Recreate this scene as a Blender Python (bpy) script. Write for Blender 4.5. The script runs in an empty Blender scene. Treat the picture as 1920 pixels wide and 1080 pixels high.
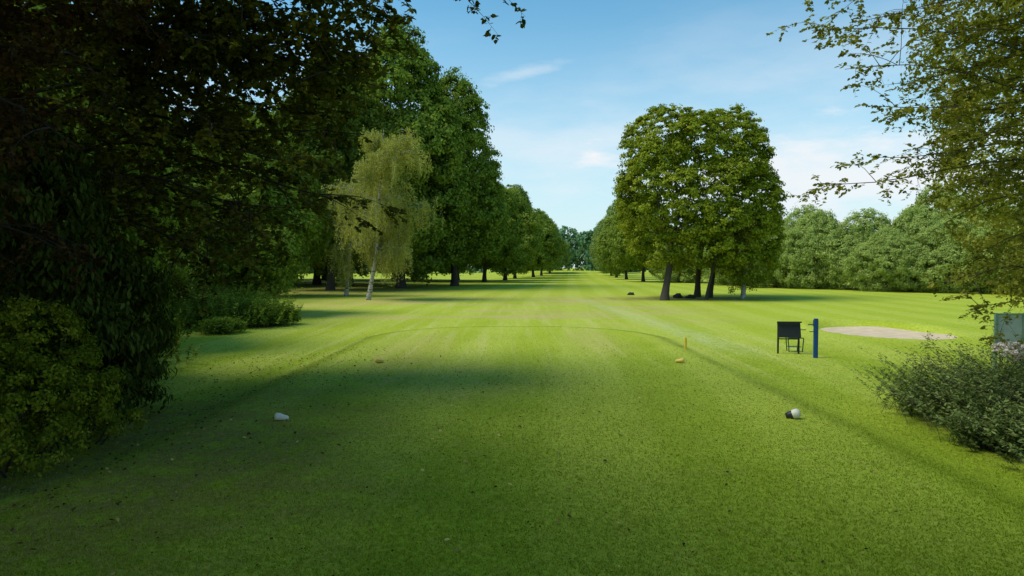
import bpy, math, numpy as np
from mathutils import Vector
rng = np.random.default_rng(7)
sc = bpy.context.scene
sc.view_settings.view_transform='Standard'; sc.view_settings.look='None'; sc.view_settings.exposure=0

# ---------------------------------------------------------------- terrain
def sstep(a,b,x):
    t=np.clip((x-a)/(b-a),0,1); return t*t*(3-2*t)
def tee_sd(x,y):
    cx,cy,hx,hy,r=0.1,6.0,4.4,18.6,3.6
    ax=np.abs(x-cx)-hx+r; ay=np.abs(y-cy)-hy+r
    return np.hypot(np.maximum(ax,0),np.maximum(ay,0))+np.minimum(np.maximum(ax,ay),0)-r
BK=(13.7,24.6,2.25,3.0)
def gz(x,y):
    x=np.asarray(x,float); y=np.asarray(y,float)
    z=-0.16*sstep(-0.1,0.9,tee_sd(x,y))
    z=z+0.05*np.sin(x*0.11+1)*np.sin(y*0.09)*sstep(20,45,np.hypot(x,y))
    z=z+1.2*np.exp(-(((x-16)/26)**2+((y-205)/22)**2))
    z=z+0.5*np.exp(-(((x+30)/22)**2+((y-100)/20)**2))
    e=np.sqrt(((x-BK[0])/BK[2])**2+((y-BK[1])/BK[3])**2)
    z=z-0.32*sstep(1.0,0.76,e)+0.16*np.exp(-((e-1.10)/0.13)**2)*sstep(-1,1,(y-BK[1]))
    return z
def gzf(x,y): return float(gz(x,y))

# ---------------------------------------------------------------- node helpers
def newmat(name):
    m=bpy.data.materials.new(name); m.use_nodes=True
    nt=m.node_tree; nt.nodes.clear()
    return m,nt
class G:
    def __init__(s,nt): s.nt=nt
    def n(s,t,**k):
        nd=s.nt.nodes.new(t)
        for a,v in k.items(): setattr(nd,a,v)
        return nd
    def l(s,a,b): s.nt.links.new(a,b)
    def math(s,op,a,b=None,c=None,clamp=False):
        nd=s.n('ShaderNodeMath',operation=op); nd.use_clamp=clamp
        for i,v in enumerate((a,b,c)):
            if v is None: continue
            if isinstance(v,(int,float)): nd.inputs[i].default_value=v
            else: s.l(v,nd.inputs[i])
        return nd.outputs[0]
    def noise(s,vec,scale,detail=4,rough=0.55):
        nd=s.n('ShaderNodeTexNoise'); nd.inputs['Scale'].default_value=scale
        nd.inputs['Detail'].default_value=detail; nd.inputs['Roughness'].default_value=rough
        if vec is not None: s.l(vec,nd.inputs['Vector'])
        return nd.outputs['Fac']
    def rng(s,v,a,b,c=0.0,d=1.0,smooth=True):
        nd=s.n('ShaderNodeMapRange'); nd.interpolation_type='SMOOTHSTEP' if smooth else 'LINEAR'
        s.l(v,nd.inputs[0])
        for i,q in enumerate((a,b,c,d)): nd.inputs[i+1].default_value=q
        return nd.outputs[0]
    def mix(s,f,a,b,mode='MIX'):
        nd=s.n('ShaderNodeMix',data_type='RGBA',blend_type=mode)
        for i,v in ((0,f),(6,a),(7,b)):
            if isinstance(v,(int,float)): nd.inputs[i].default_value=v
            elif isinstance(v,tuple): nd.inputs[i].default_value=(*v,1)
            else: s.l(v,nd.inputs[i])
        return nd.outputs[2]
def simple(name,col,rough=0.6,var=0.25,scale=30,metal=0):
    m,nt=newmat(name); g=G(nt)
    tc=g.n('ShaderNodeTexCoord'); f=g.noise(tc.outputs['Object'],scale)
    c=g.mix(f,tuple(x*(1-var) for x in col),tuple(min(1,x*(1+var)) for x in col))
    p=g.n('ShaderNodeBsdfPrincipled'); g.l(c,p.inputs['Base Color'])
    p.inputs['Roughness'].default_value=rough; p.inputs['Metallic'].default_value=metal
    b=g.n('ShaderNodeBump'); b.inputs['Strength'].default_value=0.2; g.l(f,b.inputs['Height']); g.l(b.outputs[0],p.inputs['Normal'])
    o=g.n('ShaderNodeOutputMaterial'); g.l(p.outputs[0],o.inputs[0]); return m
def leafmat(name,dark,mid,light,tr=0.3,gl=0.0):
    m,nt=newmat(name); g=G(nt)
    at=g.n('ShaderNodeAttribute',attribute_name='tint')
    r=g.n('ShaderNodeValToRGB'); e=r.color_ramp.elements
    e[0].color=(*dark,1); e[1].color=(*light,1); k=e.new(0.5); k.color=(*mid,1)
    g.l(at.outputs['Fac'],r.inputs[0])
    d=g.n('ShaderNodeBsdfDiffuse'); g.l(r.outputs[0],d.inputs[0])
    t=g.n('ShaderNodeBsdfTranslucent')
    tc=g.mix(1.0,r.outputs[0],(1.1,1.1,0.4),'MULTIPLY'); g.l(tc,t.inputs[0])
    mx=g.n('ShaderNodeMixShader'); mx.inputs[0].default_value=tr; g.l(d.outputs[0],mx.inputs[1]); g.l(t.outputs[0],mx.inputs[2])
    o=g.n('ShaderNodeOutputMaterial'); g.l(mx.outputs[0],o.inputs[0]); return m

# ---------------------------------------------------------------- mesh builder
def unit(v): return v/np.maximum(np.linalg.norm(v,axis=-1,keepdims=True),1e-9)
class B:
    def __init__(s): s.v=[];s.f=[];s.nv=0
    def add(s,V,F,mat,tint,smooth=False):
        tint=np.broadcast_to(np.asarray(tint,float),(len(F),))
        s.v.append(V); s.f.append((F+s.nv,mat,tint,smooth)); s.nv+=len(V)
    def leaves(s,P,N,T,L,W,tint,mat=0,six=False):
        n=len(P); N=unit(N); T=unit(T-N*np.sum(T*N,1,keepdims=True)); Bn=np.cross(N,T)
        L=np.broadcast_to(L,(n,))[:,None]; W=np.broadcast_to(W,(n,))[:,None]
        if six: pts=[(-.5,0,0),(-.12,.5,.12),(.22,.36,.08),(.5,0,-.1),(.22,-.36,.08),(-.12,-.5,.12)]
        else: pts=[(-.5,0,0),(0,.5,.0),(.5,0,0),(0,-.5,.0)]
        V=np.stack([P+T*L*a+Bn*W*b+N*W*c for a,b,c in pts],1).reshape(-1,3)
        if six:
            base=np.arange(n)[:,None]*6
            F=np.concatenate([base+np.array([0,1,2,3]),base+np.array([0,3,4,5])])
            tint=np.concatenate([np.broadcast_to(tint,(n,))]*2)
        else: F=np.arange(n*4).reshape(n,4)
        s.add(V,F,mat,tint)
    def tube(s,pts,rad,sides=7,mat=1,tint=.5):
        pts=np.asarray(pts,float); n=len(pts); rad=np.broadcast_to(rad,(n,))
        tg=unit(np.gradient(pts,axis=0)); ref=np.array([0.31,0.95,0.1])
        if abs(tg[0]@ref)>0.9: ref=np.array([1,0,0.2])
        a=unit(np.cross(tg,ref)); b=np.cross(tg,a)
        th=np.linspace(0,2*np.pi,sides,endpoint=False)
        V=(pts[:,None]+rad[:,None,None]*(np.cos(th)[None,:,None]*a[:,None]+np.sin(th)[None,:,None]*b[:,None])).reshape(-1,3)
        i=np.arange(n-1)[:,None]*sides; j=np.arange(sides)[None]; k=(j+1)%sides
        F=np.stack([i+j,i+k,i+sides+k,i+sides+j],-1).reshape(-1,4)
        s.add(V,F,mat,tint,True)
    def sticks(s,P0,P1,r,mat=1):
        d=unit(P1-P0); a=unit(np.cross(d,np.array([.3,.2,.93]))); b=np.cross(d,a); n=len(P0)
        rr=np.broadcast_to(r,(n,))[:,None]
        V=[]
        for P,q in ((P0,1.0),(P1,.45)):
            for th in (0,2.094,4.189): V.append(P+rr*q*(a*math.cos(th)+b*math.sin(th)))
        V=np.stack(V,1).reshape(-1,3); base=np.arange(n)[:,None]*6
        F=np.concatenate([base+np.array([0,1,4,3]),base+np.array([1,2,5,4]),base+np.array([2,0,3,5])])
        s.add(V,F,mat,.5)
    def mesh(s,name,mats):
        V=np.concatenate(s.v); me=bpy.data.meshes.new(name)
        li=np.concatenate([f.reshape(-1) for f,_,_,_ in s.f]); tot=np.concatenate([np.full(len(f),f.shape[1]) for f,_,_,_ in s.f])
        mi=np.concatenate([np.full(len(f),m) for f,m,_,_ in s.f]); ti=np.concatenate([t for _,_,t,_ in s.f])
        sm=np.concatenate([np.full(len(f),q) for f,_,_,q in s.f])
        me.vertices.add(len(V)); me.vertices.foreach_set('co',V.astype(np.float32).ravel())
        me.loops.add(len(li)); me.loops.foreach_set('vertex_index',li.astype(np.int32))
        me.polygons.add(len(tot)); st=np.concatenate([[0],np.cumsum(tot)[:-1]])
        me.polygons.foreach_set('loop_start',st.astype(np.int32)); me.polygons.foreach_set('loop_total',tot.astype(np.int32))
        me.polygons.foreach_set('material_index',mi.astype(np.int32)); me.polygons.foreach_set('use_smooth',sm.astype(bool))
        for m in mats: me.materials.append(m)
        at=me.attributes.new('tint','FLOAT','FACE'); at.data.foreach_set('value',np.clip(ti,0,1).astype(np.float32))
        me.update(calc_edges=True); me.validate(); return me
    def obj(s,name,mats,loc=(0,0,0)):
        o=bpy.data.objects.new(name,s.mesh(name,mats)); o.location=loc; sc.collection.objects.link(o); return o

def rdir(n): return unit(rng.normal(size=(n,3)))
def clumps(b,C,out,r,per,size,flat=.75,up=.5,mat=0,six=False,asp=.65,tbase=None,jit=.5,droop=0.0):
    n=len(C); r=np.broadcast_to(r,(n,))
    ct=rng.random(n) if tbase is None else tbase
    C2=np.repeat(C,per,0); o2=np.repeat(out,per,0); r2=np.repeat(r,per)[:,None]
    d=unit(rdir(n*per)*1.0+o2*.7+np.array([0,0,up])); 
    P=C2+d*r2*rng.uniform(.35,1.08,(n*per,1))*np.array([1,1,flat])
    N=unit(d+rdir(n*per)*jit); T=rdir(n*per)+np.array([0,0,-droop])
    sz=size*rng.uniform(.65,1.3,n*per)
    tint=np.repeat(ct,per)*.5+rng.random(n*per)*.5
    b.leaves(P,N,T,sz,sz*asp,tint,mat,six)
def lobes_crown(b,lobes,ncl,cr,per,size,inner=.18,**k):
    L=np.array(lobes,float); C=L[:,:3]; R=L[:,3:]
    w=(R[:,0]*R[:,1]*R[:,2])**(2/3); w/=w.sum()
    idx=rng.choice(len(L),size=ncl*3,p=w); d=rdir(ncl*3)
    d[:,2]=np.where((d[:,2]<-.3)&(rng.random(ncl*3)<.4),-d[:,2],d[:,2])
    P=C[idx]+d*R[idx]*rng.uniform(.84,1.04,(ncl*3,1))
    q=np.full(len(P),9.0)
    for j in range(len(L)):
        qq=np.linalg.norm((P-C[j])/R[j],axis=1); q=np.where(idx==j,q,np.minimum(q,qq))
    keep=np.where((q>.8)&(P[:,2]>.05))[0][:ncl]
    P=P[keep]; o=unit(d[keep]/R[idx[keep]])
    clumps(b,P,o,cr*rng.uniform(.6,1.35,len(P)),per,size,**k)
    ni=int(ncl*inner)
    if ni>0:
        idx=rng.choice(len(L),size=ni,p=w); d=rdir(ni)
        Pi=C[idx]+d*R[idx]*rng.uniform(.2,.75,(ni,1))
        kk=dict(k); kk['tbase']=np.zeros(ni)  # inner clumps get the dark tint: crown shade put into leaf colour
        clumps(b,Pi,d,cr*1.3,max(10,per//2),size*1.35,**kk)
def wob(p0,p1,n=8,a=.12,sag=0.0):
    p0=np.array(p0,float);p1=np.array(p1,float); t=np.linspace(0,1,n)[:,None]
    L=np.linalg.norm(p1-p0); ph=rng.uniform(0,6,3)
    w=np.sin(t*rng.uniform(3,6)+ph)*a*L*.3*np.sin(t*np.pi)
    return p0+(p1-p0)*t+w+np.array([0,0,1])*(sag*np.sin(t*np.pi))
def trunk(b,base,fork,targets,r0,flare=1.5):
    p=wob(base,fork,9,.06); p[0,2]-=.15
    t=np.linspace(0,1,9); rad=r0*(1-.35*t); rad[0]*=flare; rad[1]*=1+.25*(flare-1)
    b.tube(p,rad,10)
    for q in targets:
        pts=wob(fork,q,8,.2); b.tube(pts,np.linspace(r0*.5,r0*.08,8),6)
def auto_lobes(R,z0,z1,n,seed,top=.5,wide=.45,small=.34):
    r=np.random.default_rng(seed); out=[]; H=z1-z0
    for i in range(n):
        t=(i+.5)/n; a=i*2.4+r.uniform(-.6,.6)
        env=R*(math.sin(math.pi*min(1,(t*(1-.12)+.2)))**.55)*(1 if t<wide else 1-(t-wide)*top)
        lr=env*r.uniform(small,.62)
        rad=max(0,env-lr)*r.uniform(.8,1.25)
        out.append((math.cos(a)*rad,math.sin(a)*rad,z0+lr*.5+t*(H-lr*1.3),lr,lr,lr*r.uniform(.8,1.15)))
    out.append((0,0,z0+H*.5,R*.55,R*.55,H*.43)); return out

# ---------------------------------------------------------------- materials
bark=simple('bark',(.06,.048,.034),.9,.5,9)
bark_dark=simple('bark_dark',(.03,.024,.017),.9,.4,9)
def birchbark():
    m,nt=newmat('birch_bark'); g=G(nt); tc=g.n('ShaderNodeTexCoord')
    mp=g.n('ShaderNodeMapping'); mp.inputs['Scale'].default_value=(3,3,9); g.l(tc.outputs['Object'],mp.inputs[0])
    f=g.rng(g.noise(mp.outputs[0],1.2,5,.7),.5,.62)
    c=g.mix(f,(.42,.40,.34),(.08,.07,.05)); p=g.n('ShaderNodeBsdfPrincipled'); g.l(c,p.inputs[0]); p.inputs['Roughness'].default_value=.8
    o=g.n('ShaderNodeOutputMaterial'); g.l(p.outputs[0],o.inputs[0]); return m
bbark=birchbark()
M_chest=leafmat('chestnut_leaves',(.09,.13,.012),(.23,.28,.024),(.44,.45,.05))
M_tall=leafmat('lime_leaves',(.08,.14,.020),(.18,.26,.038),(.31,.39,.06))
M_wood=leafmat('woodland_leaves',(.05,.085,.012),(.11,.16,.024),(.20,.25,.04))
M_row=leafmat('row_leaves',(.13,.20,.03),(.24,.32,.05),(.36,.43,.085))  # lightened for the receding rows, some distance haze held in the colour
M_rowfar=leafmat('hazed_row_leaves',(.18,.26,.08),(.27,.36,.10),(.37,.45,.14))  # paler row leaves, distance haze mixed into the colour
M_birch=leafmat('birch_leaves',(.26,.27,.05),(.42,.42,.09),(.56,.54,.16),tr=.35)
M_willow=leafmat('willow_leaves',(.22,.31,.08),(.36,.45,.12),(.51,.57,.18))
M_far=leafmat('hazed_distant_leaves',(.12,.23,.12),(.16,.28,.14),(.20,.33,.16))  # pale blue-green, aerial haze painted into the leaf colour
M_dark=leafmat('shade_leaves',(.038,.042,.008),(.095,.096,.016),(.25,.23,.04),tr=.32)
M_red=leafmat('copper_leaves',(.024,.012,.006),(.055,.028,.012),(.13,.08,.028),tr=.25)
M_laurel=leafmat('laurel_leaves',(.022,.034,.006),(.052,.072,.013),(.12,.145,.028),tr=.2)
M_box=leafmat('hedge_leaves',(.07,.10,.008),(.16,.19,.014),(.34,.35,.035),tr=.25)
M_nettle=leafmat('nettle_leaves',(.11,.18,.022),(.20,.29,.04),(.32,.41,.065))
M_rt=leafmat('right_leaves',(.13,.14,.022),(.26,.26,.038),(.44,.40,.075),tr=.4)
M_rsh=leafmat('shrub_leaves',(.05,.08,.02),(.13,.18,.048),(.30,.36,.13),tr=.25)

# ---------------------------------------------------------------- ground
def ground():
    def axis(lo,hi,c,fine,n):
        u=np.linspace(math.asinh((lo-c)/fine),math.asinh((hi-c)/fine),n); return c+fine*np.sinh(u)
    xs=axis(-700,700,3,14,560); ys=axis(-300,1200,16,14,600)
    X,Y=np.meshgrid(xs,ys); Z=gz(X,Y)
    V=np.stack([X,Y,Z],-1).reshape(-1,3); nx=len(xs); ny=len(ys)
    i=np.arange(ny-1)[:,None]*nx; j=np.arange(nx-1)[None]
    F=np.stack([i+j,i+j+1,i+nx+j+1,i+nx+j],-1).reshape(-1,4)
    m,nt=newmat('grass'); g=G(nt)
    geo=g.n('ShaderNodeNewGeometry'); pos=geo.outputs['Position']
    sp=g.n('ShaderNodeSeparateXYZ'); g.l(pos,sp.inputs[0]); x,y=sp.outputs[0],sp.outputs[1]
    big=g.noise(pos,.10,3); med=g.noise(pos,.7,4); fine=g.noise(pos,14,5,.7); vf=g.noise(pos,90,3,.7)
    med2=g.noise(pos,2.6,5,.65)
    c=g.mix(g.rng(med,.3,.7),(.205,.285,.016),(.265,.35,.024))
    c=g.mix(g.math('MULTIPLY',g.rng(big,.42,.62),.5),c,(.34,.41,.04))
    c=g.mix(g.math('MULTIPLY',g.rng(y,11,24),.6),c,(.48,.54,.045))  # sunlit band past the dim foreground, painted as lighter grass
    sx=g.math('SUBTRACT',x,g.math('MULTIPLY',y,.085))
    st=g.math('SINE',g.math('ADD',g.math('MULTIPLY',sx,2.3),g.math('MULTIPLY',med,1.2)))
    st=g.rng(st,-.5,.5)
    c=g.mix(g.math('MULTIPLY',st,g.rng(y,5,18,.10,.26)),c,(.56,.59,.12))
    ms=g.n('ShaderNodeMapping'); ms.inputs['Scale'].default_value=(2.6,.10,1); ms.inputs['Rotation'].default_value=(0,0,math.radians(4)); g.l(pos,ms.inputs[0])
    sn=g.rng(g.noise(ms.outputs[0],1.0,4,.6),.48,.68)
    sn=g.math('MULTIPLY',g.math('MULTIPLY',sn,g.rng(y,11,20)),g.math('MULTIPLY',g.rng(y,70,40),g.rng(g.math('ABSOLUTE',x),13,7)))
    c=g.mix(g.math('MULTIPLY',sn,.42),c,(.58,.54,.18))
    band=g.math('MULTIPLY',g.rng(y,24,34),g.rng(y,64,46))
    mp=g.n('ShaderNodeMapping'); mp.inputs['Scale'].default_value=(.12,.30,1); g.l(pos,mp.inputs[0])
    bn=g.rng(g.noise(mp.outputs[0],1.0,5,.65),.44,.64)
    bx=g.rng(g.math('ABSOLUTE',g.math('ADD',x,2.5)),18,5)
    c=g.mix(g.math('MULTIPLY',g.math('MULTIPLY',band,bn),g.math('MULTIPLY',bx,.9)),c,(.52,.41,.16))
    def blob(cx,cy,rx,ry,a,b):
        dx=g.math('DIVIDE',g.math('SUBTRACT',x,cx),rx); dy=g.math('DIVIDE',g.math('SUBTRACT',y,cy),ry)
        d=g.math('SQRT',g.math('ADD',g.math('MULTIPLY',dx,dx),g.math('MULTIPLY',dy,dy)))
        d=g.math('ADD',d,g.math('MULTIPLY',g.math('SUBTRACT',med,.5),.7))
        return g.rng(d,b,a)
    soil=(.19,.145,.055)
    for (cx,cy,rx,ry,s) in ((-19,66,15,16,.8),(13.5,50,7.5,4,.9),(-5.8,6.8,4.6,5.5,.85),(-30,90,25,12,.4),(-2.5,17.5,1.1,5,.38),(2.5,20,1,4,.34),(-1,13,2.6,2.5,.26)):
        c=g.mix(g.math('MULTIPLY',blob(cx,cy,rx,ry,.45,1.2),g.math('MULTIPLY',g.rng(med2,.25,.6),s)),c,soil if s>.39 else (.46,.38,.13))
    tx=g.math('SUBTRACT',x,g.math('ADD',7.3,g.math('MULTIPLY',y,-.047)))
    tr=g.math('MULTIPLY',g.rng(g.math('ABSOLUTE',g.math('ADD',tx,g.math('MULTIPLY',g.math('SUBTRACT',med,.5),.9))),1.0,.1),g.math('MULTIPLY',g.rng(y,16,21),g.rng(y,60,38)))
    c=g.mix(g.math('MULTIPLY',tr,g.math('MULTIPLY',g.rng(med2,.3,.6),.5)),c,(.52,.54,.26))
    ax=g.math('SUBTRACT',g.math('ABSOLUTE',g.math('SUBTRACT',x,.1)),.8)
    ay=g.math('SUBTRACT',g.math('ABSOLUTE',g.math('SUBTRACT',y,6.0)),15.0)
    px=g.math('MAXIMUM',ax,0.0); py=g.math('MAXIMUM',ay,0.0)
    sd=g.math('SUBTRACT',g.math('SQRT',g.math('ADD',g.math('MULTIPLY',px,px),g.math('MULTIPLY',py,py))),3.6)
    sd=g.math('ADD',sd,g.math('MULTIPLY',g.math('SUBTRACT',med2,.5),.55))
    fw=g.rng(y,18,24,1.0,.5)
    edge=g.rng(g.math('MULTIPLY',g.math('ABSOLUTE',g.math('SUBTRACT',sd,.25)),fw),.38,.0)
    edge=g.math('MULTIPLY',edge,g.math('MAXIMUM',g.rng(g.noise(pos,.35,2),.35,.6,.35,1.0),g.rng(y,18,23)))
    c=g.mix(g.math('MULTIPLY',edge,g.rng(y,8,23,.30,.8)),c,(.12,.16,.014))
    on=g.rng(sd,.1,-.1)
    c=g.mix(g.math('MULTIPLY',on,g.math('MULTIPLY',g.rng(med2,.5,.75),.3)),c,(.36,.32,.08))
    fr=g.n('ShaderNodeMapRange'); g.l(fine,fr.inputs[0]); fr.inputs[1].default_value=.3; fr.inputs[2].default_value=.7; fr.inputs[3].default_value=.66; fr.inputs[4].default_value=1.3
    vr=g.n('ShaderNodeMapRange'); g.l(vf,vr.inputs[0]); vr.inputs[1].default_value=.3; vr.inputs[2].default_value=.7; vr.inputs[3].default_value=.6; vr.inputs[4].default_value=1.35
    hs=g.n('ShaderNodeHueSaturation'); g.l(c,hs.inputs['Color']); g.l(g.math('MULTIPLY',fr.outputs[0],vr.outputs[0]),hs.inputs['Value'])
    p=g.n('ShaderNodeBsdfPrincipled'); g.l(hs.outputs[0],p.inputs['Base Color']); p.inputs['Roughness'].default_value=.9; p.inputs['Specular IOR Level'].default_value=.08
    bp=g.n('ShaderNodeBump'); bp.inputs['Strength'].default_value=.5; bp.inputs['Distance'].default_value=.03
    g.l(g.math('ADD',fine,g.math('MULTIPLY',vf,.5)),bp.inputs['Height']); g.l(bp.outputs[0],p.inputs['Normal'])
    o=g.n('ShaderNodeOutputMaterial'); g.l(p.outputs[0],o.inputs[0])
    b=B(); b.add(V,F,0,.5,True); b.obj('ground',[m])
ground()

def bunker():
    b=B(); nr,na=14,72; V=[];
    th=np.linspace(0,2*np.pi,na,endpoint=False)
    for i in range(nr):
        r=(i+.001)/(nr-1)*1.0; 
        w=1+.05*np.sin(th*3+1)+.03*np.sin(th*5)
        z=-.16-.21+.15*r**3
        x=BK[0]+np.cos(th)*BK[2]*r*w; y=BK[1]+np.sin(th)*BK[3]*r*w
        V.append(np.stack([x,y,np.full(na,z)],1))
    V=np.concatenate(V); i=np.arange(nr-1)[:,None]*na; j=np.arange(na)[None]; k=(j+1)%na
    F=np.stack([i+j,i+na+j,i+na+k,i+k],-1).reshape(-1,4); b.add(V,F,0,.5,True)
    b.obj('sand_bunker',[simple('sand',(.64,.48,.31),.95,.28,2.5)])
bunker()

# ---------------------------------------------------------------- grass blades + debris
def grass():
    n=210000; y=3.6+rng.exponential(4.2,n); k=y<30; y=y[k]; n=len(y); x=rng.uniform(-1,1,n)*(y*.80+.6)
    z=gz(x,y); P0=np.stack([x,y,z],1); h=rng.uniform(.008,.02,n)*(1+y*.03)
    a=rng.uniform(0,2*np.pi,n); w=rng.uniform(.0025,.0045,n)*(1+y*.05)
    s=np.stack([np.cos(a),np.sin(a),a*0],1)*w[:,None]
    lean=np.stack([rng.normal(0,.6,n)*h,rng.normal(0,.6,n)*h,h],1)
    V=np.stack([P0-s,P0+s,P0+lean],1).reshape(-1,3); F=np.arange(n*3).reshape(n,3)
    b=B(); b.add(V,F,0,rng.random(n)); b.obj('grass',[leafmat('grass_blades',(.14,.20,.011),(.22,.30,.018),(.37,.43,.05),tr=.3)])
grass()
def debris():
    b=B(); n=2100; y=4+rng.random(n)**.9*10; x=rng.normal(-.8,2.9,n); 
    P=np.stack([x,y,gz(x,y)+.022],1); N=unit(np.array([0,0,1])+rdir(n)*.5); s=rng.uniform(.014,.038,n)*(.7+rng.random(n)**4*1.0)
    b.leaves(P,N,rdir(n),s,s*.7,rng.random(n)**1.2*.8,0,True)
    n=1200; y=5+rng.random(n)*13; x=-5.4+rng.normal(0,1.3,n)
    P=np.stack([x,y,gz(x,y)+.026],1); N=unit(np.array([0,0,1])+rdir(n)*.6); s=rng.uniform(.025,.06,n)
    b.leaves(P,N,rdir(n),s,s*.7,rng.random(n)*.85,0,True)
    n=34; y=4.5+rng.random(n)*9; x=rng.normal(-.8,2.2,n)
    P=np.stack([x,y,gz(x,y)+.03],1); N=unit(np.array([0,0,1])+rdir(n)*.4)
    b.leaves(P,N,rdir(n),.055,.038,1.0,0,True)
    b.obj('fallen_leaves',[leafmat('dead_leaf',(.03,.022,.01),(.11,.07,.027),(.60,.46,.15),tr=.1)])
debris()

# ---------------------------------------------------------------- chestnut group
def chestnut():
    b=B()
    L=[(11.3,50,10.7,2.9,4,3.0),(15.8,50,10.5,2.9,4,3.1),(13.5,49.6,10.3,3.2,4.2,3.2),(10.5,49,7.2,2.7,3.5,3),(16.9,50,7.2,2.7,3.6,3),
       (13.7,47.7,6.7,3.5,3,3),(17.3,50,4.4,2.6,3,3.0),(10.7,50,4.7,2.2,3,2.6),(14.6,48,4.2,2.8,3,2.2),(13.5,53,7,4.9,3.5,5),(17.8,49.5,2.7,1.6,2,1.9),
       (16.2,48.2,2.7,1.7,1.6,1.5),(10.2,48.3,3.3,1.4,1.5,1.2),(12.6,48.8,3.6,1.5,1.5,1.4),(13.4,50.5,3.8,2.4,2,1.6),(12.6,47.6,5.0,1.6,1.3,1.3),(18.7,50,5.6,1.0,1.4,1.6),(18.2,49.6,4.0,1.4,1.4,1.4),
       (10.2,47.6,9.3,1.5,1.5,1.4),(12.5,46.8,11,1.6,1.6,1.3),(16.9,47.6,10,1.6,1.5,1.4),(15.3,46.4,8.3,1.5,1.4,1.2),(12.2,46.2,7.5,1.6,1.4,1.3),(17.7,47.5,6.8,1.5,1.4,1.3),(14.4,45.7,5.4,1.6,1.2,1.1),(9.5,49,5.9,1.2,1.2,1.0)]
    for _ in range(18):
        a=rng.uniform(0,2*np.pi); zz=rng.uniform(4,12.5); rr=4.5*math.sqrt(max(.15,1-((zz-7)/7.5)**2))
        L.append((13.8+math.cos(a)*rr,50+math.sin(a)*rr*.85,zz,1.25,1.25,1.0))
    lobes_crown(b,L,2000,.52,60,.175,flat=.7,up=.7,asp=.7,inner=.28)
    z=gzf(11,47.4)
    trunk(b,(10.9,47.6,z),(11.6,48.6,4.0),[(10.5,49,8),(12,49,10.5),(9.3,49,6)],.27)
    trunk(b,(14.6,52.5,z),(14.8,52,4.5),[(15.5,51,9),(13.5,52,9)],.22)
    trunk(b,(15.1,51.0,z),(15.6,50.8,4.5),[(17,50,8),(18,50,6)],.20)
    trunk(b,(14.0,48.0,z),(14.9,48.4,4.0),[(16,49,8)],.10)
    b.obj('horse_chestnut_tree',[M_chest,bark])
chestnut()

# ---------------------------------------------------------------- weeping birch
def strands(b,P0,L,per,size,mat=0,asp=.6,spread=.18,tb=None,drift=None):
    n=len(P0); t=rng.random((n,per)); 
    dx=rng.normal(0,spread,(n,2)) if drift is None else drift
    P=np.repeat(P0[:,None],per,1).copy(); P[:,:,2]-=t*L[:,None]; P[:,:,:2]+=dx[:,None]*(t**.6)[:,:,None]
    P=P.reshape(-1,3)+rng.normal(0,.08,(n*per,3)); m=n*per
    N=unit(rdir(m)+np.array([0,0,.35])); T=rdir(m)*.7+np.array([0,0,-1])
    s=size*rng.uniform(.6,1.3,m); tint=np.repeat(rng.random(n),per)*.5+rng.random(m)*.5
    b.leaves(P,N,T,s,s*asp,tint,mat)
    E=P0.copy(); E[:,2]-=L*.95; E[:,:2]+=dx; b.sticks(P0,E,.006)
def birch(name,base,H,R,lean,n,mat,size=.12,per=34):
    b=B(); bx,by=base; z0=gzf(bx,by)
    tp=np.array([[bx,by,z0-.1],[bx+lean*.14,by,z0+1.2],[bx+lean*.36,by,z0+3.2],[bx+lean*.46,by,z0+H*.5],[bx+lean*.55,by+.1,z0+H*.75],[bx+lean*.7,by,z0+H*.97]])
    b.tube(tp,[.2,.15,.13,.09,.055,.015],8)
    nb=46; tb=rng.random(nb)**.85*.8+.18; ab=rng.uniform(0,2*np.pi,nb)
    env=R*np.sin(np.pi*np.clip(1.05-tb*.98,0,1)**.9)**.8
    rb=env*rng.uniform(.45,1.1,nb)
    cx=np.interp(tb,[0,.1,.3,.5,.75,1],tp[:,0]); 
    k=rng.integers(0,nb,n); u=rng.random(n)**.6
    P0=np.stack([cx[k]+np.cos(ab[k])*rb[k]*u,by+np.sin(ab[k])*rb[k]*u,z0+tb[k]*H*.97+rb[k]*u*.15],1)+rng.normal(0,.28,(n,3))
    Ls=np.minimum(rng.uniform(.4,2.2,n)*(1.15-.5*tb[k]),np.maximum(P0[:,2]-z0-.7,.3))
    strands(b,P0,Ls,per,size,drift=np.stack([np.cos(ab[k]),np.sin(ab[k])],1)*.15+rng.normal(0,.1,(n,2)))
    for j in range(nb):
        s=np.array([cx[j],by,z0+tb[j]*H*.9]); e=np.array([cx[j]+np.cos(ab[j])*rb[j],by+np.sin(ab[j])*rb[j],z0+tb[j]*H*.97+rb[j]*.15])
        b.tube([s,(s+e)/2+np.array([0,0,.3]),e],[.035,.022,.008],4)
    b.obj(name,[mat,bbark])
birch('weeping_birch_tree',(-10.2,47.2),12.4,3.8,1.7,1900,M_birch)
birch('birch_tree',(-13.2,53),9.5,2.3,.8,450,M_birch)
birch('birch_tree.001',(17.0,49),6.5,2.0,.3,280,M_chest)

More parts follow.
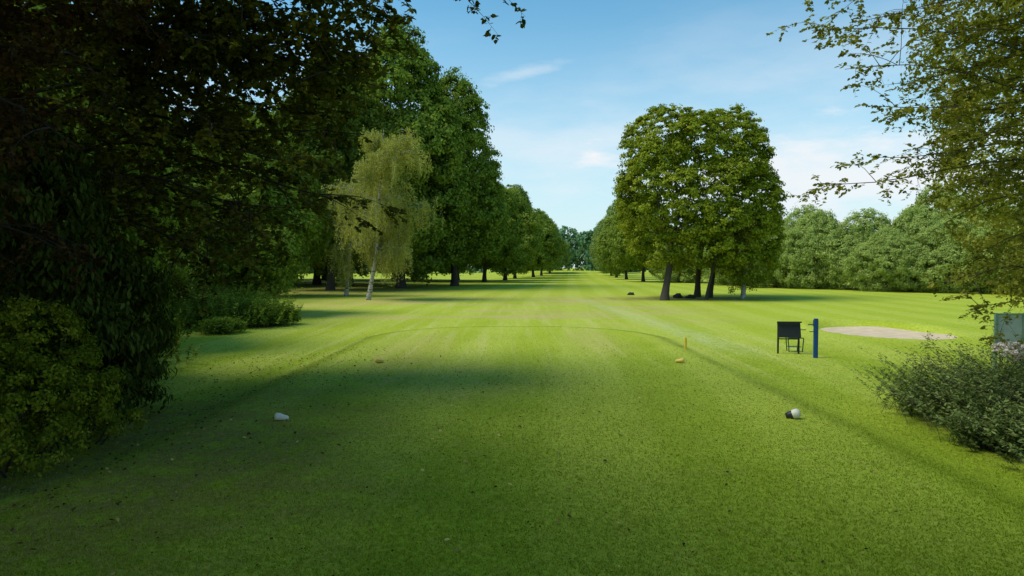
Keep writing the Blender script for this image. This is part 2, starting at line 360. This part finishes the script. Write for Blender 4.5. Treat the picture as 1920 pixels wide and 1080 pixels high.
# ---------------------------------------------------------------- generic tall trees (shared meshes)
def generic(seed,R,H,z0,n,ncl,cr,per,size,tr=.4,**k):
    b=B(); L=auto_lobes(R,z0,H,n,seed,**k)
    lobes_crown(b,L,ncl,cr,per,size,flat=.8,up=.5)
    trunk(b,(0,0,0),(0.2,0.1,z0+H*.18),[tuple(l[:3]) for l in L[::3]],tr)
    return b.mesh('tree_mesh_%d'%seed,[M_tall,bark])
G1=generic(1,6.6,26,2.4,24,1700,.85,42,.32,tr=.42,top=.35,wide=.6)
G2=generic(2,6.6,25,2.0,20,1500,.9,42,.32,tr=.4,top=.15,wide=.7)
G3=generic(3,6.4,18,2.0,16,1200,.8,42,.32,tr=.32,top=.5)
G4=generic(5,6.0,17,1.8,14,1100,.8,42,.32,tr=.3,top=.4,wide=.5)
def place(name,me,x,y,sx=1,sz=1,rot=0,mat=None,bk=None,z=None):
    o=bpy.data.objects.new(name,me); sc.collection.objects.link(o)
    o.location=(x,y,(gzf(x,y) if z is None else z)-.05); o.scale=(sx,sx,sz); o.rotation_euler=(0,0,rot)
    for i,m in ((0,mat),(1,bk)):
        if m: o.material_slots[i].link='OBJECT'; o.material_slots[i].material=m
    return o
place('lime_tree',G1,-12.0,72,1.08,1.16,.3)
place('lime_tree.001',G2,-6.8,79,1.02,1.06,1.7)
place('lime_tree.002',G1,-19.5,80,1.0,1.08,2.7)
place('lime_tree.003',G2,-18,66,.95,1.0,.9,M_wood)
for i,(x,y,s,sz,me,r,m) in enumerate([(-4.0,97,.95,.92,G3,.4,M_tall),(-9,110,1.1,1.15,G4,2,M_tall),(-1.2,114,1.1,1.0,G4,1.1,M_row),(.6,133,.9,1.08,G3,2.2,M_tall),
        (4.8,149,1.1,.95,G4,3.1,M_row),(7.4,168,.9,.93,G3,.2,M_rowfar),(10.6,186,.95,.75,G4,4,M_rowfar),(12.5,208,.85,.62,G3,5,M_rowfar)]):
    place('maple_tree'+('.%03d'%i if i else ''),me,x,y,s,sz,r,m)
k=0
for (x,y,s,sz,me) in [(-24,82,1,.95,G1),(-30,76,1,.9,G2),(-36,84,1.1,.95,G1),(-44,78,1.1,.9,G2),(-52,86,1.1,.9,G1),(-27,96,1,.9,G2),(-14,97,1,.9,G1),(-19,108,1,.9,G2),(-40,100,1.1,.9,G1),
                    (-62,92,1.2,.9,G2),(-72,80,1.2,.9,G1),(-34,62,1.0,.75,G2),(-44,58,1.1,.8,G1)]:
    place('oak_tree'+('.%03d'%k if k else ''),me,x,y,s,sz,k*1.3,M_wood,bark_dark); k+=1
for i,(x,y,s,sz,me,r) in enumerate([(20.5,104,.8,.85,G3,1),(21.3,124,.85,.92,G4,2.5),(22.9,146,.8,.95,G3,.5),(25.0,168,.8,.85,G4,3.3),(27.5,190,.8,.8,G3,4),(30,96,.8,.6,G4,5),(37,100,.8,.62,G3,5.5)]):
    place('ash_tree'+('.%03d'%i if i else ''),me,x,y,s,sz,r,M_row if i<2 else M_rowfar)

def softtree(seed,R,H):
    b=B(); L=auto_lobes(R,.2,H,24,seed,top=.45,wide=.5,small=.22)
    lobes_crown(b,L,1200,.5,46,.20,flat=.95,up=.5,asp=.4,droop=1.2)
    trunk(b,(0,0,0),(0.1,0,H*.35),[tuple(l[:3]) for l in L[::4]],.22)
    return b.mesh('soft_mesh_%d'%seed,[M_willow,bark])
W1=softtree(11,4.6,9.3); W2=softtree(12,4.4,8.6)
k=0
for (x,y,s,sz) in [(30.0,76,1.0,.85),(33,72,1,1.02),(36.5,69,1.1,.92),(40,66,1,1.0),(35.5,63,.85,.66),(39.5,60,.9,.8),(44,62,1,1.0),(29,86,1.0,.9),(43,55,1,1.05),(47,52,1.1,1.15),(41,47,1,1.05),(50,60,1.2,1.2),(36,82,1.2,1.1),(25,100,1,.9),(46,72,1.2,1.25)]:
    place('willow_tree'+('.%03d'%k if k else ''),(W1,W2)[k%2],x,y,s,sz,k*1.9); k+=1

def distant():
    b=B(); L=[]
    for i in range(150):
        x=-220+i*3.2+rng.uniform(-1.5,1.5); y=240+rng.uniform(-10,14); h=rng.uniform(12.5,15.5)
        L.append((x,y,h*.42,4.2,4.5,h*.55)); 
        if rng.random()<.5: L.append((x+rng.uniform(-2,2),y-3,h*.8,2.6,2.6,h*.22))
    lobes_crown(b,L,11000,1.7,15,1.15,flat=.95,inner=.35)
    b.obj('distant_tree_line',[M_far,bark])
distant()

# ---------------------------------------------------------------- branch + twig trees (near)
def sprays(b,main,ntw,tl,per,size,sag=.35,mat=0,asp=.62,six=True,r=.02,tmin=.25,flat=.55,tw_r=.004,drop=.3):
    P0=[];D=[];LL=[]
    for pl in main:
        pl=np.asarray(pl); seg=np.linalg.norm(np.diff(pl,axis=0),axis=1).sum()
        n=max(3,int(ntw*seg)); t=tmin+(1-tmin)*rng.random(n)**.8; idx=t*(len(pl)-1)
        p=np.stack([np.interp(idx,np.arange(len(pl)),pl[:,k]) for k in range(3)],1)
        i=np.clip(idx.astype(int),0,len(pl)-2); tg=unit(pl[i+1]-pl[i])
        d=rdir(n); d[:,2]*=flat; d=unit(unit(d)*1.0+tg*.75+np.array([0,0,-drop*.5]))
        P0.append(p);D.append(d);LL.append(tl*rng.uniform(.35,1.2,n)*(1.1-.5*t))
        rr=np.linspace(r,r*.18,len(pl)); b.tube(pl,rr,6)
    P0=np.concatenate(P0);D=np.concatenate(D);LL=np.concatenate(LL); n=len(P0)
    def at(t): return P0[:,None]+D[:,None]*(LL[:,None]*t)[:,:,None]+np.array([0,0,-1])*(sag*(LL[:,None]*t)**2*1.2)[:,:,None]
    ts=np.sort(rng.random((n,per))**.8,1); P=at(ts)
    side=unit(np.cross(D,np.array([0,0,1.]))); sgn=rng.choice([-1,1],(n,per))[:,:,None]
    T=side[:,None]*sgn*.8+D[:,None]*.7+rng.normal(0,.35,(n,per,3))+np.array([0,0,-drop])
    T=unit(T); sz=size*rng.uniform(.6,1.25,(n,per)); P=P+T*sz[:,:,None]*.55
    N=np.array([0,0,1.])+rng.normal(0,.5,(n,per,3))
    tint=rng.random(n)[:,None]*.5+rng.random((n,per))*.5
    b.leaves(P.reshape(-1,3),N.reshape(-1,3),T.reshape(-1,3),sz.ravel(),sz.ravel()*asp,tint.ravel(),mat,six)
    z=np.zeros((n,1)); A=at(z)[:,0]; M=at(z+.5)[:,0]; E=at(z+1)[:,0]
    b.sticks(A,M,tw_r*1.5); b.sticks(M,E,tw_r)
def curve(p0,p1,lift=.6,n=9,w=.15):
    p0=np.array(p0,float);p1=np.array(p1,float); t=np.linspace(0,1,n)[:,None]; L=np.linalg.norm(p1-p0)
    ph=rng.uniform(0,6,3); return p0+(p1-p0)*t+np.array([0,0,lift])*np.sin(t*np.pi)+np.sin(t*5+ph)*w*L*.08*np.sin(t*np.pi)
def subs(pl,n,L,spread=1.0,down=.1):
    out=[]
    for _ in range(n):
        t=rng.uniform(.3,.95)*(len(pl)-1); i=int(t); p=pl[i]+(pl[min(i+1,len(pl)-1)]-pl[i])*(t-i)
        tg=unit(pl[min(i+1,len(pl)-1)]-pl[i]); d=rdir(1)[0]; d[2]*=.5; d=unit(tg*.8+unit(d)*spread+np.array([0,0,-down]))
        out.append(curve(p,p+d*L*rng.uniform(.5,1.1),.08,6))
    return out

def right_tree():
    b=B(); base=(9.6,9.6,-.14)
    tp=wob((base[0],base[1],-.3),(9.2,9.8,9.5),10,.05); b.tube(tp,np.linspace(.17,.05,10),9)
    ends=[(4.0,9.0,5.35),(4.4,9.3,5.9),(4.3,8.7,4.75),(4.1,9.0,3.32),(5.0,9.2,3.7),(5.7,9.1,1.95),(5.9,9.4,2.7),(4.7,8.8,4.3),(5.3,9,5.2),(5.1,8.6,6.3),(6.0,9.2,4.2),(6.4,9.3,3.3),(6.3,8.8,6.6),(6.7,9.5,5.0),(6.2,9.1,1.6),(6.9,8.9,2.4),
          (4.7,9.4,5.6),(5.5,9.8,5.9),(6.2,9.9,4.7),(6.9,9.9,3.7),(6.5,10,5.7),(7.2,9.2,2.0),(4.9,9,6.9),(5.4,9.6,4.8),(5.8,9.0,3.6),(5.9,9.4,5.4),(7.0,9.4,4.4),(6.5,9.4,2.3)]
    main=[]
    for e in ends:
        z0=min(8.6,max(1.4,e[2]-.2+rng.uniform(-.5,.6))); main.append(curve((9.3,9.7,z0),e,rng.uniform(.15,.5),12,.5))
    sec=[]
    for m in main: sec+=subs(m,7,1.0)
    sprays(b,main,7,.5,12,.064,r=.018,tmin=.3,tw_r=.0018)
    sprays(b,sec,10,.38,12,.06,r=.005,tw_r=.0014)
    L=[(8.6,10,6.8,1.7,2,1.8),(8.4,10.4,4.6,1.5,1.8,1.5),(8.9,10,3,1.3,1.5,1.1),(8.8,10.5,8.6,1.5,1.7,1.5),(9.5,10,5.5,2,2,3),(7.6,10.4,5.8,1.1,1.5,1.0)]
    lobes_crown(b,L,420,.42,70,.066,six=False,asp=.7,inner=.1)
    b.obj('alder_tree',[M_rt,bark])
right_tree()
def right_back():
    b=B(); x,y=13.2,16.5
    L=[(13.3,16.5,5.2,2.2,2.2,2.2),(12.2,16,3.9,1.5,1.8,1.5),(14.5,16,4,2,2,2),(13.3,17,7.2,1.9,2,1.8),(12.6,15.8,2.2,1.2,1.3,.9),(14,15.5,2,1.6,1.4,1.2),(12,16.5,5.6,1.1,1.3,1.0)]
    lobes_crown(b,L,600,.42,60,.10,asp=.6,inner=.12)
    trunk(b,(x,y,-.2),(x,y,3),[tuple(l[:3]) for l in L[:4]],.15)
    b.obj('alder_tree.001',[M_rt,bark])
right_back()

def left_tree():
    b=B(); tr=np.array([(-10.2,12.6,-.3),(-10.0,12.6,1.5),(-9.7,12.5,4),(-9.4,12.4,7),(-9.0,12.3,10.5)])
    b.tube(tr,[.5,.36,.32,.22,.08],10)
    ends=[(-2.9,12,3.35),(-3.0,11.6,3.9),(-2.7,12.2,4.6),(-2.2,11.8,5.3),(-2.2,12.1,6.1),(-2.4,11.7,6.9),(-2.6,12.3,7.6),(-3.9,11.4,3.2),(-4.6,11.8,2.8),(-5.2,11.5,2.3),
          (-3.4,12.5,5.0),(-3.8,11.2,6.0),(-3.5,11.0,7.2),(-4.6,11.0,4.4),(-4.8,10.8,5.8),(-5.2,10.6,7.0),(-5.8,11,3.4),(-6.2,10.6,4.6),(-6.0,10.4,6.2),(-4.2,13,3.9),(-5,13.5,3.2),(-4.0,13.4,8.2),(-6.5,13,2.6),(-3.2,13.2,6.4),(-7,10.3,3.6),(-7.2,10.2,5.2),
          (-3.0,12.6,7.3),(-3.3,11.5,6.5),(-4.3,11.4,6.8),(-4.0,12.2,7.6),(-5.0,12.4,6.4),(-3.0,13.6,5.6),(-4.4,12.4,5.4)]
    main=[]
    for e in ends:
        z0=float(np.clip(e[2]+rng.uniform(-.6,.8),1.8,9.5)); i=np.interp(z0,tr[:,2],tr[:,0])
        main.append(curve((i,12.5,z0),e,rng.uniform(.3,.9),12,.6))
    sec=[]
    for m in main: sec+=subs(m,9,1.6,1.0,.15)
    sprays(b,main,6,.8,12,.11,r=.045,tmin=.2,tw_r=.0035,drop=.5,asp=.7)
    sprays(b,sec,7,.6,12,.105,r=.014,tw_r=.0028,drop=.5,asp=.7)
    L=[(-9,12.5,8,2.6,2.4,2.2),(-7,12.5,8,2.2,2.2,1.8),(-9,12.5,5.5,2,2.2,1.8),(-4.6,12.8,7.6,1.9,1.6,1.3),(-4.2,13.2,6.4,1.4,1.4,1.1),(-5.6,13.2,5.6,1.5,1.5,1.2)]
    lobes_crown(b,L,460,.5,40,.14,asp=.7)
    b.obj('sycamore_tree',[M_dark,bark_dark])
left_tree()
def copper():
    b=B(); tr=np.array([(-9.6,8.2,-.3),(-9.4,8.2,2),(-9.1,8.1,5),(-8.8,8.1,8)]); b.tube(tr,[.4,.3,.24,.08],9)
    ends=[(-5.1,7.9,3.6),(-5.4,7.6,4.6),(-4.7,8.1,5.4),(-5.2,7.8,6.2),(-5.9,7.7,2.9),(-6.2,7.6,3.9),(-6.1,7.3,5.2),(-6.6,7.5,2.3),(-5.6,8.3,2.4)]
    main=[curve((-9.2,8.1,float(np.clip(e[2]+rng.uniform(-.3,1),1.5,7.5))),e,.5,11,.6) for e in ends]
    sec=[]
    for m in main: sec+=subs(m,8,1.0,1.0,.2)
    sprays(b,main,7,.6,12,.085,r=.04,tw_r=.003,drop=.5,asp=.65); sprays(b,sec,10,.5,12,.08,r=.012,tw_r=.003,drop=.5,asp=.65)
    L=[(-8.3,8.3,4,1.8,2,2),(-8.4,8.3,7,2,2,2),(-7.2,8.6,6.3,1.5,1.6,1.6)]
    lobes_crown(b,L,400,.4,45,.10)
    b.obj('copper_beech_tree',[M_red,bark_dark])
copper()
S1=generic(21,3.8,11,1.0,15,1300,.5,45,.19,tr=.28)
place('hazel_tree',S1,-15.5,26,1.0,1.0,.4,M_row,bark_dark)
place('hazel_tree.001',S1,-12.8,33,.8,.75,2.4,M_tall,bark_dark)
place('hazel_tree.002',S1,-20,32,1.2,1.25,3.4,M_tall,bark_dark)
place('hazel_tree.003',S1,-13.4,19,.9,1.0,4.4,M_nettle,bark_dark)
place('hazel_tree.004',S1,-24,44,1.2,1.3,1.4,M_wood,bark_dark)
place('hazel_tree.005',S1,-19,52,1.1,1.35,5.4,M_tall,bark_dark)
# beeches added beside and behind the viewpoint; their out-of-view crowns shade the near tee
S2=generic(22,5.2,12.5,6.8,14,400,.7,32,.26,tr=.3)
place('shading_beech_tree',S2,-8.6,4.6,1.1,1.0,1.0,M_wood,bark_dark)
place('shading_beech_tree.001',S2,-13,-1,1.1,1.0,1.0,M_wood,bark_dark)
place('shading_beech_tree.002',S2,-2.6,-1.2,1.1,1.0,2.0,M_wood,bark_dark)
place('shading_beech_tree.003',S2,4.5,-3.0,1.0,1.0,3.0,M_wood,bark_dark)

def overhang():
    b=B(); m=[curve((-2.5,-1.0,9.0),(-.75,5.8,4.82),1.0,14,.5)]
    p=m[0][-1]; tip=curve(p,(.12,6.0,4.42),.12,6); tip2=curve(p,(-.12,6.2,4.32),.05,6)
    b.tube(m[0],np.linspace(.05,.009,14),6)
    sprays(b,[tip,tip2],12,.15,6,.06,r=.005,tmin=.4,tw_r=.0015,asp=.65)
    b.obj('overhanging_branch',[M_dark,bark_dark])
overhang()

# ---------------------------------------------------------------- shrubs
def shrub(name,L,ncl,cr,per,size,mat,asp=.6,six=True,droop=0.,seed=0,inner=.2,stem=True):
    b=B(); lobes_crown(b,L,ncl,cr,per,size,six=six,asp=asp,droop=droop,inner=inner,up=.3)
    for l in L:
        for _ in range(5):
            d=rdir(1)[0]; d[2]=abs(d[2]); b.tube(wob((l[0]+d[0]*.2,l[1]+d[1]*.2,-.2),np.array(l[:3])+d*np.array(l[3:])*.9,6,.3),np.linspace(.018,.005,6),5)
    b.obj(name,[mat,bark_dark])
shrub('privet_shrub',[(-6.0,7.6,.5,.85,1.0,.75),(-6.9,8.0,1.0,.8,.9,.75),(-5.75,8.4,.55,.6,.7,.6),(-6.2,8.5,1.1,.6,.7,.6),(-7.3,7.2,.8,.9,.9,.9),(-5.8,7.6,.1,.75,.9,.4),(-5.6,8.6,.1,.6,.7,.4)],820,.17,50,.05,M_box,asp=.6,six=False)
def sh(L,dx): return [(l[0]+dx,)+tuple(l[1:]) for l in L]
shrub('laurel_shrub',sh([(-5.9,9.8,.8,.75,.8,.9),(-6.6,10.2,1.6,.9,.9,1.0),(-5.9,10.6,1.5,.65,.7,.9),(-6.8,10.0,2.6,.9,.9,1.0),(-7.6,9.8,1.4,1,1,1.4),(-6.4,11.4,1.0,.8,.9,.9),(-7.4,10.6,3.4,1,1,1),(-5.8,10,.25,.8,1,.5)],-.45),680,.3,38,.13,M_laurel,asp=.34,droop=2.0)
shrub('laurel_shrub.001',sh([(-8.3,13.2,1.2,1.2,1.4,1.4),(-9.4,15.5,1.4,1.3,1.6,1.5),(-11,18,1.3,1.4,1.8,1.4),(-8.6,11.5,2.4,1,1.2,1.4),(-9,13.5,3,1.4,1.4,1.4)],-.9),800,.36,38,.14,M_laurel,asp=.4,droop=1.5)
def stems(name,pts,n,Hm,spread,per,size,mat,asp=.35,lean=.5,r=.004):
    b=B(); pts=np.array(pts); i=rng.integers(0,len(pts),n)
    P0=pts[i,:2]+rng.normal(0,1,(n,2))*pts[i,2:3]*.5; z=gz(P0[:,0],P0[:,1]); P0=np.column_stack([P0,z])
    out=P0[:,:2]-pts[i,:2]; a=rng.uniform(0,2*np.pi,n)
    D=unit(np.column_stack([out*spread+np.stack([np.cos(a),np.sin(a)],1)*lean,np.ones(n)])); L=Hm*pts[i,3]*rng.uniform(.5,1.1,n)
    t=rng.uniform(.15,1,(n,per)); P=P0[:,None]+D[:,None]*(L[:,None]*t)[:,:,None]
    P[:,:,:2]+=(D[:,None,:2]*(t**2*L[:,None]*.35)[:,:,None]); P[:,:,2]-=t**3*L[:,None]*.12
    T=unit(rdir(n*per)+D.repeat(per,0)*.9); sz=size*rng.uniform(.6,1.3,n*per)*(1.15-.5*t.ravel())
    P=P.reshape(-1,3)+T*sz[:,None]*.5; N=rdir(n*per)*.7+np.array([0,0,1])
    b.leaves(P,N,T,sz,sz*asp,np.clip(rng.random(n).repeat(per)*.5+rng.random(n*per)*.3+t.ravel()*.25,0,1),0,True)
    M=P0+D*L[:,None]*.5; E=P0+D*L[:,None]; E[:,:2]+=D[:,:2]*L[:,None]*.35; E[:,2]-=L*.12; M[:,:2]+=D[:,:2]*L[:,None]*.09
    b.sticks(P0,M,r); b.sticks(M,E,r*.7); b.obj(name,[mat,bark])
stems('nettle_patch',[(-11.4,26.0,1.5,1.0),(-10.0,26.3,.9,.8),(-13,27,1.8,1.2),(-14.5,27,1.8,1.3),(-12.3,29,1.8,1.2),(-13.2,23.5,1.0,.8),(-10.3,23.6,.6,.4),(-9.4,27,.6,.6)],1800,1.5,.15,26,.14,M_nettle,asp=.45,lean=.25)
stems('shade_undergrowth',[(-8.3,12.6,1.0,.9),(-9.3,15,1.2,1),(-10.6,18,1.2,1),(-12,21,1.2,1)],1000,.9,.2,22,.11,M_box,asp=.5,lean=.3)
stems('spiraea_shrub',[(7.0,9.6,.9,1.0),(6.9,8.6,.8,.9),(7.6,9.6,1.0,1.25),(7.9,8.6,1.0,1.25),(6.6,7.7,.55,.7),(7.3,7.6,.8,1.0),(8.4,10.4,1.2,1.3),(6.9,10.6,.7,.8),(6.3,8.6,.35,.5)],2000,1.2,.35,34,.075,M_rsh,asp=.42,lean=.6)

# ---------------------------------------------------------------- built objects
def empty(name,loc):
    e=bpy.data.objects.new(name,None); e.location=loc; sc.collection.objects.link(e); return e
def box(name,par,loc,size,mat,rot=(0,0,0),bev=.004):
    import bmesh
    bm=bmesh.new(); bmesh.ops.create_cube(bm,size=1)
    for v in bm.verts: v.co=Vector((v.co.x*size[0],v.co.y*size[1],v.co.z*size[2]))
    bmesh.ops.bevel(bm,geom=bm.edges[:],offset=min(bev,min(size)*.3),segments=2,affect='EDGES')
    me=bpy.data.meshes.new(name); bm.to_mesh(me); bm.free(); me.materials.append(mat)
    o=bpy.data.objects.new(name,me); o.location=loc; o.rotation_euler=rot; o.parent=par; sc.collection.objects.link(o); return o
black=simple('black_board',(.012,.016,.014),.6,.3,12); dkgreen=simple('green_paint',(.03,.10,.06),.5,.2,10); blue=simple('blue_paint',(.006,.065,.22),.5,.2,20)
zb=gzf(7.5,18)
nb=empty('notice_board',(7.5,18,zb)); nb.rotation_euler=(0,0,math.radians(-6))
box('panel',nb,(0,0,.65),(.60,.03,.42),black,(math.radians(-14),0,0))
box('panel_edge',nb,(0,-.02,.862),(.64,.06,.03),black,(math.radians(-14),0,0))
box('leg_1',nb,(-.27,.05,.41),(.04,.05,.84),black); box('leg_2',nb,(.27,.05,.41),(.04,.05,.84),black)
box('lower_rail',nb,(0,.05,.40),(.5,.03,.03),black)
box('shelf',nb,(.36,-.02,.66),(.14,.05,.02),dkgreen)
bs=empty('bag_stand',(7.85,18.5,zb)); 
for i,(x,y) in enumerate(((-.2,-.12),(.2,-.12),(-.16,.12),(.16,.12))): box('leg_%d'%(i+1),bs,(x,y,.19),(.025,.025,.38),dkgreen,(0,math.radians(5 if x>0 else -5),0))
box('top_rail',bs,(0,-.12,.385),(.42,.03,.025),dkgreen); box('back_rail',bs,(0,.12,.385),(.36,.03,.025),dkgreen); box('mid_slat',bs,(0,0,.14),(.34,.2,.015),dkgreen)
bp=empty('ball_washer_post',(7.86,17.2,zb))
box('post',bp,(0,0,.49),(.10,.09,1.0),blue,bev=.012); box('cap',bp,(0,0,1.005),(.09,.08,.03),blue)
box('arm',bp,(-.13,0,.86),(.16,.025,.025),dkgreen); box('arm_low',bp,(-.11,0,.68),(.12,.02,.02),dkgreen); box('handle',bp,(-.02,.07,.9),(.03,.05,.16),black)
yel=simple('yellow_paint',(.75,.52,.04),.6,.15,20)
yp=empty('marker_stake',(4.73,18.1,gzf(4.73,18.1))); box('stake',yp,(0,0,.15),(.055,.055,.32),yel,bev=.01); box('point',yp,(0,0,.315),(.03,.03,.02),yel)

def lathe(name,prof,mats,loc,rot,par=None,seg=20,matf=None):
    th=np.linspace(0,2*np.pi,seg,endpoint=False); V=[]
    for r,z in prof: V.append(np.stack([np.cos(th)*r,np.sin(th)*r,np.full(seg,z)],1))
    b=B(); i=np.arange(len(prof)-1)[:,None]*seg; j=np.arange(seg)[None]; k=(j+1)%seg
    F=np.stack([i+j,i+k,i+seg+k,i+seg+j],-1).reshape(-1,4); b.add(np.concatenate(V),F,0,.5,True)
    o=b.obj(name,mats,loc); o.rotation_euler=rot; o.parent=par
    if matf:
        for n,p in enumerate(o.data.polygons): p.material_index=matf(n//seg)
    return o
white=simple('white_paint',(.66,.63,.52),.6,.2,14); blackp=simple('black_plastic',(.015,.015,.016),.4,.2,20); tan=simple('tan_wood',(.70,.50,.10),.7,.3,18)
log=[(.001,-.10),(.026,-.098),(.034,-.085),(.042,-.03),(.050,.03),(.052,.07),(.042,.092),(.001,.098)]
lathe('tee_marker',log,[white],(-3.30,9.48,.048),(math.radians(72),0,math.radians(-55)))
lathe('tee_marker.001',[(.001,-.11),(.045,-.105),(.058,-.07),(.064,-.01),(.070,.03),(.068,.06),(.045,.09),(.001,.10)],[blackp,white],(4.08,9.6,.062),(math.radians(68),math.radians(10),math.radians(60)),matf=lambda k:1 if k>=3 else 0)
lathe('tee_marker.002',log,[tan],(-3.04,15.2,.05),(math.radians(80),0,math.radians(-60)))
lathe('tee_marker.003',log,[tan],(3.85,15.2,.05),(math.radians(80),0,math.radians(60)))

def rock(name,x,y,sx,sy,sz,mat):
    import bmesh
    bm=bmesh.new(); bmesh.ops.create_icosphere(bm,subdivisions=3,radius=1)
    from mathutils import noise
    for v in bm.verts:
        k=1+.55*noise.noise(v.co*1.9+Vector((x,y,0))); v.co=Vector((v.co.x*sx*k,v.co.y*sy*k,v.co.z*sz*k))
    me=bpy.data.meshes.new(name); bm.to_mesh(me); bm.free(); me.materials.append(mat)
    o=bpy.data.objects.new(name,me); o.location=(x,y,gzf(x,y)+sz*.3); sc.collection.objects.link(o)
stone=simple('dark_stone',(.028,.027,.02),.9,.4,4)
rock('boulder',10.1,56.5,.27,.26,.18,stone); rock('boulder.001',12.7,51,.36,.35,.27,stone); rock('boulder.002',13.5,50.4,.38,.3,.2,stone)

fr=empty('ticket_frame',(9.55,12.8,gzf(9.5,12.8)))
pg=simple('pale_green_paint',(.16,.28,.20),.5,.2,12); gp=simple('weathered_sheet',(.36,.42,.36),.5,.3,6)
box('post_1',fr,(-.24,0,.72),(.05,.05,1.5),pg); box('post_2',fr,(.30,0,.72),(.05,.05,1.5),pg); box('rail_top',fr,(.03,0,1.44),(.48,.04,.05),pg); box('rail_low',fr,(.03,0,.80),(.48,.04,.05),pg); box('sheet',fr,(.03,0,1.12),(.47,.012,.58),gp)
shrub('flowering_plant',[(8.25,10.9,.80,.24,.22,.13)],30,.08,36,.04,leafmat('petals',(.5,.38,.38),(.72,.64,.62),(.85,.8,.76),tr=.2),asp=.8)

# ---------------------------------------------------------------- light, sky, camera
az_x,az_y,el=-.96,-.14,math.radians(56)
h=math.hypot(az_x,az_y); d=Vector((az_x/h*math.cos(el),az_y/h*math.cos(el),math.sin(el)))
sun=bpy.data.lights.new('sun','SUN'); sun.energy=3.1; sun.angle=math.radians(32); sun.color=(1,.95,.80)
so=bpy.data.objects.new('sun',sun); so.rotation_euler=d.to_track_quat('Z','Y').to_euler(); sc.collection.objects.link(so)
w=bpy.data.worlds.new('World'); sc.world=w; w.use_nodes=True; nt=w.node_tree; nt.nodes.clear(); g=G(nt)
sky=g.n('ShaderNodeTexSky',sky_type='NISHITA'); sky.sun_disc=False; sky.sun_elevation=el; sky.sun_rotation=math.atan2(az_x,az_y)
sky.air_density=1.0; sky.dust_density=.3; sky.ozone_density=1.5
tc=g.n('ShaderNodeTexCoord'); vec=tc.outputs['Generated']; sp=g.n('ShaderNodeSeparateXYZ'); g.l(vec,sp.inputs[0]); X,Y,Z=sp.outputs
mp=g.n('ShaderNodeMapping'); mp.inputs['Scale'].default_value=(1,1,3.5); g.l(vec,mp.inputs[0])
n1=g.noise(mp.outputs[0],2.6,7,.55); n2=g.noise(mp.outputs[0],9,6,.6)
wis=g.math('MULTIPLY',g.rng(n1,.40,.70),g.rng(Z,.42,.08)); wis=g.math('MULTIPLY',wis,.7)
def puff(dx,dz,rx,rz,slope=0,wob=2.4):
    zz=g.math('SUBTRACT',Z,g.math('ADD',dz,g.math('MULTIPLY',g.math('SUBTRACT',X,dx),slope)))
    a=g.math('DIVIDE',g.math('SUBTRACT',X,dx),rx); b_=g.math('DIVIDE',zz,rz)
    q=g.math('ADD',g.math('SQRT',g.math('ADD',g.math('MULTIPLY',a,a),g.math('MULTIPLY',b_,b_))),g.math('MULTIPLY',g.math('SUBTRACT',n2,.5),wob))
    return g.math('MULTIPLY',g.rng(q,1.3,.0),g.rng(Y,0,.2))
p1=g.math('MULTIPLY',puff(.120,.163,.055,.022,wob=3.4),1.0); p2=g.math('MULTIPLY',puff(.017,.277,.06,.009,.22,3.4),.35); p3=g.math('MULTIPLY',puff(.42,.12,.26,.07,-.05,3.0),.9)
cl=g.math('MAXIMUM',g.math('MAXIMUM',g.math('MAXIMUM',wis,p1),p2),p3)
haze=g.math('MULTIPLY',g.rng(Z,.42,-.02),.88)
c=g.mix(1.0,sky.outputs[0],(.62,1.16,1.16),'MULTIPLY')
c=g.mix(haze,c,(4.8,5.7,6.1))
c=g.mix(cl,c,(6.0,6.2,6.4))
bg=g.n('ShaderNodeBackground'); g.l(c,bg.inputs[0]); bg.inputs[1].default_value=.15
o=g.n('ShaderNodeOutputWorld'); g.l(bg.outputs[0],o.inputs[0])

cam=bpy.data.cameras.new('camera'); cam.sensor_width=36; cam.lens=36*1250/1920; cam.clip_end=3000; cam.clip_start=.05
co=bpy.data.objects.new('camera',cam); co.location=(0,0,2.2); co.rotation_euler=(math.radians(90-1.83),0,0); sc.collection.objects.link(co); sc.camera=co
